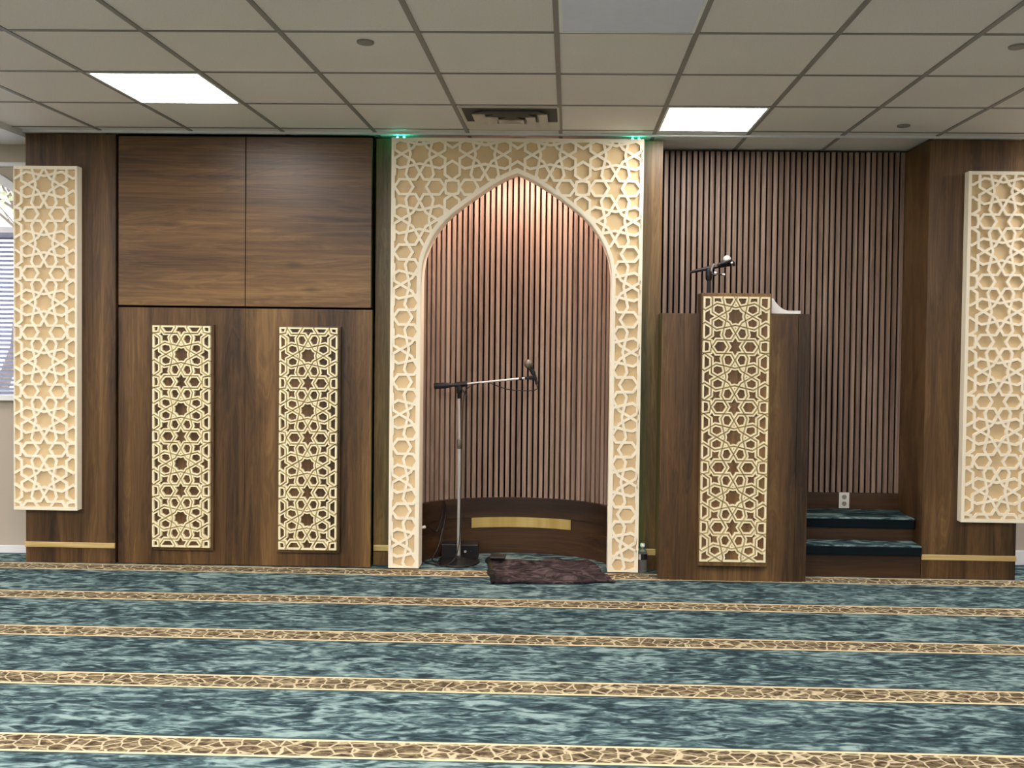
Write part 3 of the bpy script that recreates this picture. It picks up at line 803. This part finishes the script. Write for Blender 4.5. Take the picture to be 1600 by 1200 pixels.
MB().box(sx0, sx1, 5.966, 6.24, .304, .356).build('carcass', M['wooddk'], r); MB().box(sx0, sx1, 5.836, 6.24, .152, .20).build('carcass', M['wooddk'], r)

# ================================================================== pulpit
r = thing('wooden_pulpit', 'walnut pulpit with a tall ivory fretwork column in front of the steps', 'pulpit', (1.06, 5.69, 0))
MB().box(.598, 1.470, 5.69, 5.725, 0, 1.722).build('front_panel', M['wood'], r, bevel=.002)
MB().box(.600, .635, 5.726, 5.915, 0, 1.722).build('side_panel', M['wood'], r, bevel=.002)
MB().box(1.472, 1.548, 5.696, 6.2, 0, 1.726).build('side_panel', M['wood'], r, bevel=.002)
MB().box(.64, 1.47, 5.73, 5.86, 1.69, 1.72).build('ledge', M['woodh'], r, bevel=.002)
MB().box(.839, 1.282, 5.62, 5.7, .112, 1.851).build('column', M['wood'], r, bevel=.002)
MB().box(.839, 1.279, 5.7, 5.80, 1.722, 1.851).build('column_back', M['wood'], r, bevel=.002)
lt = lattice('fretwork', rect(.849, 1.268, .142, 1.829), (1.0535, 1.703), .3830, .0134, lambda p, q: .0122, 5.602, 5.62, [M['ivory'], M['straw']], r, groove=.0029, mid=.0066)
lt['label'] = 'ivory fretwork of stars and hexagons'
# curled paper on the right ledge
pp = bez([(1.300, 0, 1.800), (1.312, 0, 1.826), (1.330, 0, 1.801), (1.36, 0, 1.770), (1.395, 0, 1.751), (1.44, 0, 1.7475), (1.49, 0, 1.748)], 6)
poly = [(1.300, 1.7275), (1.49, 1.7275)]+[(p.x, p.z) for p in reversed(pp)]
tag(auto_smooth(MB().prism(poly, 5.72, 5.86).build('curled_paper', M['paper'])), 'white sheaf of curled paper lying on the pulpit ledge beside the column', 'paper')

# short stand with microphone behind the pulpit column
py = 5.95
r = thing('microphone_stand', 'short black microphone stand rising behind the pulpit column', 'microphone stand', (.935, py, .0))
q = MB(); q.tube([(.937, py, .03), (.935, py, 1.97)], .014, 16); auto_smooth(q.build('pole', M['black'], r))
auto_smooth(MB().lathe([(.12, 0), (.12, .012), (.04, .03), (.02, .04)], (.937, py, 0), 36).build('base', M['blackm'], r))
q = MB(); q.tube([(.935, py, 1.95), (.934, py, 1.965), (.932, py, 2.02), (.94, py, 2.035)], [.016, .022, .021, .014], 14); q.tube([(.95, py-.02, 1.992), (.978, py-.03, 1.985)], .006, 8)
auto_smooth(q.build('joint', M['black'], r))
for k0, k1, kz, kr in ((.965, .978, 1.998, .011), (1.018, 1.036, 1.988, .0085)): auto_smooth(MB().tube([(k0, py-.03, kz), (k1, py-.03, kz)], kr, 12).build('knob', M['chrome'], r))
q = MB(); q.tube([(.978, py-.03, 1.996), (1.018, py-.03, 1.988)], .004, 8); auto_smooth(q.build('tension_rod', M['black'], r))
auto_smooth(MB().tube([(.811, py, 2.004), (.83, py, 2.010), (.89, py, 2.024), (.94, py, 2.034)], [.008, .011, .012, .016], 14).build('boom', M['black'], r))
auto_smooth(MB().tube([(.945, py-.01, 2.012), (.962, py-.03, 2.06)], .006, 10).build('clamp_lever', M['chrome'], r))
auto_smooth(MB().tube([(.94, py, 2.032), (.985, py, 2.042), (1.06, py, 2.052), (1.078, py, 2.055)], [.012, .010, .007, .009], 12).build('boom_arm', M['black'], r))
r = thing('microphone', 'dark microphone with a pale ball grille above the pulpit', 'microphone', (1.04, py-.03, 2.07))
auto_smooth(MB().tube([(.985, py-.03, 2.048), (1.0, py-.03, 2.056), (1.05, py-.03, 2.074), (1.062, py-.03, 2.078)], [.01, .014, .02, .022], 16).build('body', M['black'], r))
auto_smooth(MB().ball((1.050, py-.022, 2.091), .027, 22, 14).build('grille', M['grillew'], r), 80)
auto_smooth(MB().tube([(1.06, py-.03, 2.082), (1.092, py-.03, 2.066), (1.096, py-.03, 2.046)], [.016, .012, .009], 12).build('clip', M['black'], r))
auto_smooth(MB().tube([(1.072, py-.042, 2.064), (1.084, py-.042, 2.068)], .008, 10).build('clip_screw', M['chrome'], r))

# ================================================================== window blind and the tree outside
r = thing('window_blind', 'white horizontal slat blind lowered over the arched window', 'blind', (WC, YW+.03, WZ0))
q = MB(); z = WZ0+.05
while z < WZ1-.05:
    q.add([(WC-WH+.01, YW+.012, z-.012), (WC+WH-.01, YW+.012, z-.012), (WC+WH-.01, YW+.028, z+.006), (WC-WH+.01, YW+.028, z+.006),
           (WC-WH+.01, YW+.0135, z-.013), (WC+WH-.01, YW+.0135, z-.013), (WC+WH-.01, YW+.0295, z+.005), (WC-WH+.01, YW+.0295, z+.005)],
          [(0, 1, 2, 3), (4, 7, 6, 5), (0, 4, 5, 1), (2, 6, 7, 3), (1, 5, 6, 2), (3, 7, 4, 0)]); z += .031
q.build('slats', M['blind'], r)
MB().box(WC-WH+.005, WC+WH-.005, YW+.005, YW+.05, WZ1-.055, WZ1-.02).build('headrail', M['blind'], r, bevel=.003)
MB().box(WC-WH+.01, WC+WH-.01, YW+.015, YW+.04, WZ0+.016, WZ0+.03).build('bottom_rail', M['blind'], r, bevel=.003)

r = thing('bare_tree', 'sparse tree with yellowing leaves seen through the arched window top', 'tree', (-9.2, 14, 0))
q = MB(); lf = MB(); rnd = random.Random(5)
def branch(p, d, length, rad, depth):
    pts = [p]; rr = [rad]
    for k in range(4):
        d = (d+Vector((rnd.uniform(-.25, .25), rnd.uniform(-.25, .25), rnd.uniform(-.1, .2)))).normalized(); p = p+d*length/4; pts.append(p); rr.append(rad*(1-.14*(k+1)))
    q.tube(pts, rr, 6 if depth else 8, cap=False)
    if depth == 3:
        for _ in range(7):
            c = p+Vector([rnd.uniform(-.3, .3) for _ in range(3)]); a = Vector([rnd.uniform(-1, 1) for _ in range(3)]).normalized()*.07; b = a.orthogonal().normalized()*.045
            lf.add([c-a, c+b, c+a, c-b], [(0, 1, 2, 3)])
        return
    for _ in range(4):
        branch(pts[rnd.randint(2, 4)], (d+Vector((rnd.uniform(-1, 1), rnd.uniform(-1, 1), rnd.uniform(-.2, .8)))).normalized(), length*.66, rad*.5, depth+1)
branch(Vector((-9.2, 14, 0)), Vector((0, 0, 1)), 2.6, .12, 0)
q.build('trunk', M['bark'], r, smooth=True)
lv = lf.build('leaves', M['leaf'], r); lv['kind'] = 'stuff'
